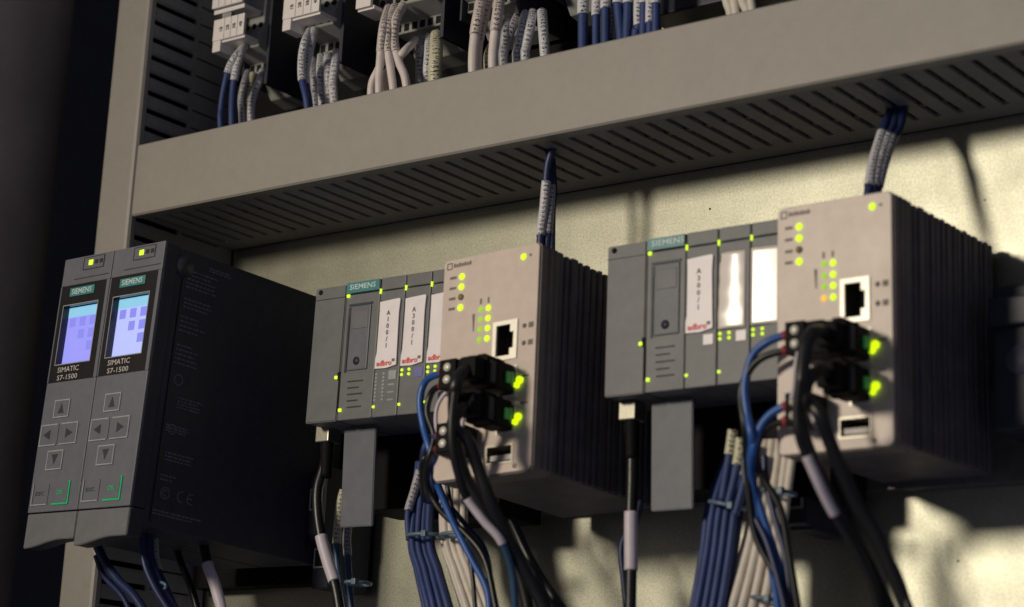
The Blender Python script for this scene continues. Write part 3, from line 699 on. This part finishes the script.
g1 = 'dark blue wires of the bundle under the left station'; g2 = 'beige wires of the bundle under the left switch'
g3 = 'dark blue wires of the bundle under the right station'; g4 = 'beige wires of the bundle under the right switch'
bundle(9, ((417, 462), (436, 462), -52), ((409, 536), (433, 536), -60), ((423, 606), (452, 606), -66), 1.6, 'blue', 'dark blue wire in the bundle under the left station', g1, -60, -60)
bundle(9, ((440, 470), (468, 470), -52), ((441, 536), (468, 536), -58), ((461, 606), (493, 606), -62), 1.6, 'beige', 'beige wire in the bundle under the left switch', g2, -60, -60)
tie((406, 536), (434, 534), -62, 'pale cable tie round the dark blue bundle under the left station')
tie((439, 535), (470, 533), -62, 'pale cable tie round the beige bundle under the left switch')
bundle(9, ((733, 440), (750, 452), -48), ((709, 500), (742, 504), -58), ((692, 606), (727, 606), -64), 1.75, 'blue', 'dark blue wire in the bundle under the right station', g3, -60, -60)
bundle(10, ((759, 440), (797, 440), -52), ((749, 520), (786, 520), -56), ((724, 606), (777, 606), -60), 1.9, 'beige', 'beige wire in the bundle under the right switch', g4, -60, -60)
tie((708, 501), (741, 508), -60, 'pale cable tie round the dark blue bundle under the right station')
tie((761, 490), (790, 492), -62, 'cable tie round the top of the beige bundle under the right switch')
tie((751, 597), (776, 600), -62, 'cable tie low on the beige bundle under the right switch')
wire('white printed wire hanging at the left edge of the left blue bundle', None, px(-60, (420, 470), (414, 492), (408, 514), (409, 540)), 1.6, 'blue', [(.0, .62, 'sleeve_grey')])
for (p, lab) in ((px(-66, (733, 430), (731, 445), (727, 470), (722, 500)), 'pale sleeved wire at the top left of the right blue bundle'), (px(-66, (741, 438), (739, 455), (734, 480), (728, 505)), 'second pale sleeved wire at the top of the right blue bundle'), (px(-66, (748, 448), (747, 465), (741, 495), (735, 515)), 'pale sleeved wire at the top right of the right blue bundle')):
    wire(lab, 'pale sleeved wires at the right blue bundle', p, 1.8, 'blue', [(.0, .42, 'sleeve_yellow')])

# profinet cables below the interface modules
def pn(label, x, pts, sl, plug_top, plug_bot, y=-70):
    a, b = at(*plug_top, y), at(*plug_bot, y)
    o = wire(label, 'station cables with metal plugs', pts, 2.5, 'cable', sl, 'network cable', 'network_cable', sr=.45, seg=14)
    MB().box(a.x-4.2, a.x+4.2, y-4, y+5, b.z, a.z, bev=.5).box(a.x-3, a.x+3, y-2, y+3, a.z-.2, a.z+3).build('metal_plug', M['metal'], o)
    c = at(*plug_bot, y)
    MB().tube([(c.x, y, c.z+1), (c.x+.2, y, c.z-6), (c.x+.6, y, c.z-17)], 3.3, 14, taper=lambda t: 1-.18*t).build('plug_boot', M['black'], o)
pn('black cable with metal plug under the left interface module', 143, px(-70, (325, 445), (325, 462), (318, 487), (317.5, 510), (321, 536), (328, 562), (336, 588), (342, 625)), [(.49, .77, 'sleeve_plain')], (328, 427), (327.5, 443))
pn('black cable with metal plug under the right interface module', 320, px(-70, (629, 424), (632, 450), (632, 480), (631, 515), (631, 545), (631, 575), (630, 625)), [(.45, .745, 'sleeve_plain')], (632, 403), (632, 421))
wire('slate blue wire with a printed sleeve beside the left hanging plate', None, px(-58, (344, 490), (340, 505), (337, 540), (338, 570), (345, 615)), 1.7, 'teal_wire', [(.0, .42, 'sleeve_yellow')])
wire('slate wire with a short grey sleeve behind the left hanging plate', None, px(-50, (351, 515), (347, 535), (348, 560), (352, 615)), 1.6, 'teal_wire', [(.0, .42, 'sleeve_grey')])
MB_ = tie((345, 583), (362, 582), -58, 'small dark cable tie on the slate wires at the bottom left')
wire('dark navy wire close behind the cable of the right interface module', None, px(-50, (641, 500), (636, 520), (622, 545), (624, 580), (628, 620)), 1.6, 'navy')

# cables below the controllers
wire('blue cable curving down from under the right controller', None, px(-120, (148, 520), (148, 540), (150, 560), (160, 587), (176, 615)), 2.7, 'navy', [(.0, .10, 'sleeve_plain')], 'cable', 'cable', sr=.2)
wire('thin blue wire hugging the blue cable under the right controller', None, px(-126, (143, 520), (142, 540), (145, 565), (156, 590), (172, 615)), 1.4, 'navy')
wire('grey sleeved wire right of the blue cable under the controllers', None, px(-112, (154, 522), (155, 545), (157, 565), (167, 588), (178, 612)), 1.3, 'navy', [(.0, .5, 'sleeve_grey')])
wire('dark blue cable sweeping left to right low under the controllers', None, px(-110, (97, 545), (105, 562), (118, 580), (134, 596), (150, 620)), 2.3, 'navy', (), 'cable', 'cable')
wire('thin blue wire sweeping low beside the vertical duct', None, px(-108, (96, 556), (104, 576), (122, 596), (134, 620)), 1.4, 'navy')
wire('black cable with a lilac sleeve at the lower left under the controllers', None, px(-90, (202, 525), (204, 545), (208, 566), (215, 585), (222, 612), (224, 630)), 2.4, 'cable', [(.36, .86, 'sleeve_plain')], 'network cable', 'cable', sr=.4)
wire('thin black wire slanting down under the controller housing', None, px(-80, (170, 525), (180, 560), (192, 590), (200, 620)), 1.8, 'cable')
p = at(161, 587, -120)
tag(MB().tube([p+Vector((4.3*math.cos(t), -1, 4.3*math.sin(t)*.45)) for t in [k*math.pi/8 for k in range(17)]], .8, 8, step=1).build('cable_tie', M['tie']), 'pale cable tie round the blue cable under the right controller', 'cable tie', 'cable ties on the wire bundles')

# riser wires from the switch tops into the duct
def riser(label, group, pts, m, sl, r=1.9): return wire(label, group, pts, r, m, sl, sr=.35)
t = S1(41, 10, -4)
riser('printed white sleeved wire rising from the left switch into the duct, front one', 'wires rising from the switches into the duct', px(-60, (540, 250), (541, 232), (544, 208), (546, 185), (548, 165), (553, 148), (557, 135)), 'navy', [(.14, .60, 'sleeve')])
t = S1(45, 12, -4)
riser('navy wire rising from the left switch into the duct, behind the sleeved one', 'wires rising from the switches into the duct', px(-57, (546.5, 252), (548, 234), (549.5, 210), (551, 185), (551, 168), (549, 150), (546, 136)), 'navy', [(.16, .58, 'sleeve_grey')])
riser('thin dark wire beside the sleeved ones above the left switch', 'wires rising from the switches into the duct', px(-48, (552, 252), (552.5, 215), (554, 192), (553, 170), (552, 150), (554, 138)), 'navy', [], 1.6)
for k, (du, dd, xa, sm) in enumerate(((40, 9, 0, 'sleeve'), (44, 10, 6.5, 'sleeve'), (47, 14, 12, 'sleeve_grey'))):
    ll = ['leftmost sleeved wire rising from the right switch into the duct', 'middle sleeved wire rising from the right switch into the duct', 'rightmost greyish wire rising from the right switch into the duct'][k]
    riser(ll, 'wires rising from the switches into the duct', px(-60, (868+xa*.7, 196, -62+k*2), (870+xa*.75, 182, -60+k*2), (874+xa*.9, 160, -54+k*2), (880+xa, 140, -48+k*2), (885+xa*1.1, 124+k*3, -42+k*2), (890+xa*1.1, 112, -34), (893+xa, 95, -32)), 'navy', [(.10, .60, sm)], 2.0)

# ------------------------------------------------------------------ terminal blocks above the duct
def terminal_block(x0, n, pitch, tags, yoff=0., zoff=0., tagw=None, holes2=None, base=True, two_tags=True, name_end=True):
    root = empty('terminal_block', (x0, yoff, 236+zoff)); W = n*pitch; b = MB()
    O = 236
    # stepped profile in (y,z): top part / tier A / tier B
    prof = [(-6, 330-O), (-47, 330-O), (-47, 268-O), (-50, 264-O), (-50, 258.0-O), (-36, 254.5-O), (-36, 249-O), (-24, 248-O), (-18, 240-O), (-6, 238-O)]
    b.prism(prof, 'x', 0, W, bev=.3)
    b.prism([(-60, 290-O), (-60, 274-O), (-47, 262-O), (-47, 290-O)], 'x', .3, 7)
    h = b.build('housing', M['tb'], root)
    hl = MB()
    for i in range(n):
        cx_ = (i+.5)*pitch
        hl.cyl((cx_, -50.35, 261-O), (cx_, -49.5, 261-O), pitch*.34, 14)
        hl.cyl((cx_, -47.35, 271.5-O), (cx_, -46.5, 271.5-O), pitch*.32, 14)
        hl.box(cx_-pitch*.3, cx_+pitch*.3, -36.3, -35.5, 250-O, 253.9-O)
    hl.build('wire_opening', M['hole'], root)
    if base: MB().box(W+.2, W+2.4, -44, -6, 238-O, 330-O).box(-1.2, -.1, -40, -4, 244-O, 330-O).build('end_plate', M['body'], root)
    tw = tagw or W/4.2
    if tags:
        T = MB(); T.box(-3.6, -.2+tw*4, -62, -60.4, 260.8-O, 273-O, bev=.3).box(-3.6, tw*4-.4, -60.4, -47.5, 259.6-O, 261.6-O, bev=.2).box(-3.6, 2.2, -61.6, -50, 254.5-O, 260.8-O, bev=.3)
        if two_tags: T.box(-5.2, tw*4-2, -63, -61.2, 279.6-O, 292-O, bev=.3).box(-5.2, tw*4-2, -61, -48, 276.8-O, 279.2-O, bev=.2)
        tg = T.build('marker_strip', M['tb_tag'], root)
        x = MB(); s_ = MB()
        for i, s in enumerate(tags):
            c = -.2+tw*(i+.5); x.text(s, c, 267-O, 2.1, -62.05, rot=math.pi/2, bold=.05)
            if i: s_.box(c-tw/2-.12, c-tw/2+.12, -62.12, -61.9, 261-O, 273-O)
        if two_tags:
            for i in range(4): s_.box(-.2+tw*i-.1, -.2+tw*i+.1, -63.1, -62.9, 280-O, 292-O)
        x.build('marker_text', M['print_dark'], tg); s_.build('tag_gap', M['print_faded'], tg)
    return root
TG = 'stepped terminal blocks above the duct'
r = terminal_block(36.5, 4, 4.9, ['1B', '2B', '3B', '4B'], tagw=4.9); tag(r, 'leftmost grey terminal block above the duct, with tags 1B to 4B in full view', 'terminal block', TG)
r = terminal_block(88, 4, 5.4, ['1B', '2B', '3B', '4B'], tagw=5.6, zoff=2.2, two_tags=False); tag(r, 'second grey terminal block from the left, its white tags cut by the picture top', 'terminal block', TG)
r = terminal_block(141, 7, 5.3, None, zoff=3); tag(r, 'third and widest terminal block, behind the crossing beige wires', 'terminal block', TG)
T = MB().box(-5, 5, -62, -60, 19.5, 40, bev=.3).box(-5, 6, -60, -46, 18.5, 20.5, bev=.2); T.build('marker_strip', M['tb_tag'], r)
r = terminal_block(192, 7, 5.3, None, zoff=3.5, yoff=-4); tag(r, 'fourth terminal block, with grey sleeved wires below it', 'terminal block', TG)
r = terminal_block(245, 8, 5.3, None, zoff=6, yoff=-6); tag(r, 'fifth terminal block, above the row of blue wires at the picture top', 'terminal block', TG)
tag(MB().box(2, 282, -6, -.2, 196, 274).box(2, 300, -20, -6, 258, 262).build('mounting_rail', M['black']), 'dark rail carrying the terminal blocks above the duct', 'rail')
tag(MB().box(301, 520, -40, -.2, 228, 330, bev=1).box(306, 514, -46, -40, 240, 330, bev=1).build('device_housing', M['body']), 'black housing above the duct at the top right, cut by the picture top', 'device')

q = MB().box(474, 560, -34, -.2, 18, 78, bev=1.5).box(474, 560, -38, -34, 60, 72, bev=1).build('device_housing', M['body'])
tag(q, 'black housing at the right picture edge, in the shadow of the right switch', 'device')
MB().cyl((486, -34.6, 46), (486, -33.8, 46), 6, 24).build('round_cover', M['print_dim'], q)
pan_ = bpy.data.objects['mounting_panel']
for hx, hy, hr in ((710, 209, .55), (958, 561, .5), (985, 200, .4)):
    c_ = at(hx, hy, 0); MB().cyl((c_.x, -.12, c_.z), (c_.x, .3, c_.z), hr, 12).build('drill_hole', M['hole'], pan_)
# small terminals seen low behind the devices
def low_block(x, zt, label, lo=0):
    root = empty('terminal_block', (x, 0, zt-60+lo)); b = MB()
    b.prism([(-4, lo), (-34, lo), (-34, max(22, lo+1)), (-40, 26+(lo > 22)*6), (-40, 56), (-34, 60), (-4, 60)], 'x', 0, 11, bev=.4).build('housing', M['body'], root)
    r_ = MB().frame(1.2, 9.8, 38, 49, -41, -39.5, .9); h_ = MB().box(2.1, 8.9, -40.6, -39.9, 39, 48)
    if not lo: r_.frame(1.2, 9.8, 10, 20, -35, -33.5, .9); h_.box(2.1, 8.9, -34.6, -33.9, 11, 19)
    r_.build('opening_rim', M['tb'], root); h_.build('wire_opening', M['hole'], root)
    for v_ in root.children:
        for q_ in v_.data.vertices: q_.co.z -= lo*MM
    tag(root, label, 'terminal block', 'small black terminals low behind the devices')
low_block(108, 26, 'small black terminal block in the gap between controllers and left station')
low_block(381, 12, 'small black terminal block low behind the right beige bundle', 30)
tag(MB().box(176, 480, -10, -.2, 1.2, 40, bev=.3).build('mounting_rail', M['steel_dark']), 'steel rail low behind the stations, mostly in shadow', 'rail')
tag(MB().box(2, 118, -12, -.2, -28, 110, bev=.3).build('mounting_rail', M['black']), 'dark rail behind the two controllers', 'rail')

# ------------------------------------------------------------------ sleeved wires between terminal blocks and duct
WG = {}
def tw(pts, r, m, sl, label, y=-56, group='sleeved wires between the terminal blocks and the duct'):
    P = px(y, *pts); e = P[-1].copy(); e.z = 185; e2 = (P[-1]-P[-2]); P.append(Vector((e.x, P[-1].y+6, 186)))
    wire(label, group, P, r, m, sl, sr=.3)
# left block
tw([(243, 47, -50), (236, 56), (229, 68), (224, 88), (221, 108), (220.5, 124)], 1.7, 'blue', [(0, .33, 'sleeve')], 'leftmost blue wire with white sleeve under the 1B to 4B block', -62)
tw([(245, 46, -50), (240, 55), (236, 71), (233, 90), (232, 122)], 1.9, 'blue', [(0, .38, 'sleeve')], 'blue wire with wider white sleeve, second from the left under the 1B to 4B block', -60)
tw([(248, 72, -38), (244, 84), (241, 100), (242, 118)], 1.6, 'beige_pale', [(0, .75, 'sleeve_grey')], 'short grey sleeved wire, third from the left above the duct', -46)
tw([(253, 74, -38), (250, 85), (248, 100), (246, 116)], 1.6, 'beige_pale', [(0, .75, 'sleeve_yellow')], 'short yellowish sleeved wire, fourth from the left above the duct', -42)
tw([(263, 71, -38), (259, 82), (254, 95), (251, 115)], 1.9, 'blue', [(0, .62, 'sleeve')], 'short white sleeved wire at the right of the 1B to 4B block', -44)
# second block
tw([(310, 31, -50), (305, 42), (302, 58), (302, 79), (307, 104)], 1.9, 'blue', [(0, .50, 'sleeve')], 'leftmost blue wire with white sleeve under the second block', -62)
tw([(315, 30, -50), (311, 44), (307, 60), (305, 79), (309, 103)], 2.0, 'blue', [(0, .50, 'sleeve')], 'second blue wire with white sleeve under the second block', -58)
tw([(313, 58, -38), (313, 75), (314, 90), (315, 103)], 1.5, 'blue', [(0, .6, 'sleeve_grey')], 'grey sleeved wire, third under the second block', -48)
tw([(321, 56, -38), (320, 70), (321, 88), (322, 101)], 1.8, 'beige_pale', [(0, .62, 'sleeve')], 'white sleeved wire, fourth under the second block', -46)
tw([(328, 56, -38), (328, 70), (328, 88), (329, 100)], 2.0, 'beige_pale', [(0, .62, 'sleeve')], 'white sleeved wire, fifth under the second block', -46)
tw([(337, 52, -38), (335, 66), (333, 84), (334, 99)], 2.1, 'beige_pale', [(0, .60, 'sleeve')], 'white sleeved wire at the right end under the second block', -46)
# third block: crossing beige wires
tw([(389, 8, -52), (384, 25), (381, 50), (379, 90)], 2.1, 'beige_pale', [(0, .44, 'sleeve_beige')], 'leftmost straight beige wire with printed sleeve, under the third block', -64)
tw([(395, 7, -52), (389, 25), (388, 48), (393, 87)], 2.1, 'beige_pale', [(0, .44, 'sleeve_beige')], 'second beige wire with printed sleeve, under the third block', -62)
tw([(403, 6, -52), (396, 20), (394, 42), (399, 62), (406, 83)], 2.1, 'beige_pale', [(0, .40, 'sleeve_beige')], 'beige wire bending right, under the third block', -60)
tw([(416, 40, -42), (404, 52), (390, 68), (384, 88)], 2.1, 'beige_pale', [], 'bare beige wire crossing from the right, under the third block', -58)
tw([(390, 50, -50), (378, 70), (371, 92)], 2.0, 'beige_pale', [], 'bare beige wire splaying left, under the third block', -60)
tw([(384, 40, -48), (388, 60), (392, 86)], 1.9, 'beige_pale', [], 'bare beige wire hidden behind the crossing ones', -54)
tw([(422, 38, -38), (420, 55), (420, 82)], 2.1, 'navy', [(0, .5, 'sleeve_grey')], 'dark grey sleeved wire right of the crossing beige wires', -44)
tw([(429, 36, -38), (428, 55), (427, 80)], 1.8, 'beige_pale', [(0, .6, 'sleeve')], 'slim white sleeved wire right of the crossing beige wires', -46)
tw([(437, 35, -38), (436, 55), (435, 79)], 3.2, 'beige_pale', [(0, .7, 'sleeve_yellow')], 'thick yellowish sleeved wire right of the crossing beige wires', -46)
# fourth block
tw([(484, -12, -58), (479, 12), (475, 35), (473, 70)], 2.5, 'beige_pale', [(0, .42, 'sleeve_beige')], 'pinkish thick wire at the left of the fourth block', -66)
tw([(490, -12, -58), (486, 10), (480, 35), (478, 68)], 2.2, 'beige_pale', [(0, .42, 'sleeve_beige')], 'wire hugging the pinkish thick wire from behind', -60)
tw([(501, -12, -58), (498, 12), (495, 35), (493, 66)], 2.5, 'beige_pale', [(0, .42, 'sleeve_beige')], 'thick pinkish wire in front of the fourth block', -66)
tw([(503, 18, -44), (496, 38), (490, 50), (488, 66)], 1.9, 'beige_pale', [(0, .6, 'sleeve_yellow')], 'slim yellowish wire behind the thick pinkish one', -52)
tw([(511, 17, -44), (506, 30), (504, 46), (503, 62)], 2.0, 'beige_pale', [(0, .6, 'sleeve_grey')], 'grey sleeved wire, first right of the thick pinkish one', -52)
tw([(518, 16, -44), (511, 30), (506, 46), (503, 64)], 2.1, 'beige_pale', [(0, .55, 'sleeve_grey')], 'grey sleeved wire, second right of the thick pinkish one', -50)
tw([(526, 13, -44), (522, 30), (518, 50), (517, 60)], 2.1, 'blue', [(0, .62, 'sleeve')], 'white sleeved wire in the middle under the fourth block', -50)
tw([(533, 12, -44), (530, 28), (526, 48), (525, 59)], 2.1, 'beige_pale', [(0, .62, 'sleeve')], 'white sleeved wire, next to last under the fourth block', -50)
tw([(542, 12, -44), (543, 28), (545, 54)], 2.2, 'beige_pale', [(0, .62, 'sleeve')], 'white sleeved wire standing alone at the right of the fourth block', -50)
# blue row
BL = [(583, 12, 583, 46, 2.5, 'first'), (596, 16, 596, 42, 1.9, 'second'), (605.5, 9, 605.5, 42, 2.2, 'third'), (618, 4, 621, 38, 2.3, 'fourth'), (628, 4, 627, 36, 2.2, 'fifth'),
      (638.5, 26, 636, 33, 2.1, 'sixth'), (644, 4, 643.5, 32, 2.1, 'seventh'), (650, 23, 650, 31, 1.9, 'eighth'), (656, 4, 656, 30, 2.0, 'ninth')]
for (xa, ys, xb, ye, r_, nm) in BL:
    P = px(-62, (xa+1, -22), (xa, ys*.5), (xa, ys), ((xa+xb)/2, (ys+ye)/2), (xb, ye), (xb, ye+26)); 
    fr = {12: .42, 16: .46, 9: .38, 4: .33, 26: .58, 23: .55}[ys]
    wire(nm+' from the left in the row of blue wires with white sleeves above the duct', 'row of blue wires above the duct', P, r_, 'blue', [(0, fr, 'sleeve')], sr=.3)
wire('grey sleeved wire among the row of blue wires', None, px(-52, (611, -15), (611, 10), (610, 33), (609, 60)), 1.7, 'navy', [(0, .75, 'sleeve_grey')])
wire('slim beige wire tucked between the blue ones', None, px(-52, (601, 15), (601, 28), (601, 60)), 1.2, 'beige')
for (xa, xb, r_, nm) in ((727, 731, 2.3, 'leftmost'), (734, 736, 2.0, 'second'), (743, 748, 2.3, 'third'), (751, 753, 1.9, 'rightmost')):
    wire(nm+' of the beige wires entering the duct at the top right', 'beige wires at the top right', px(-60, (xa-4, -28), (xa, 0), (xb, 14), (xb+1, 45)), r_, 'beige')
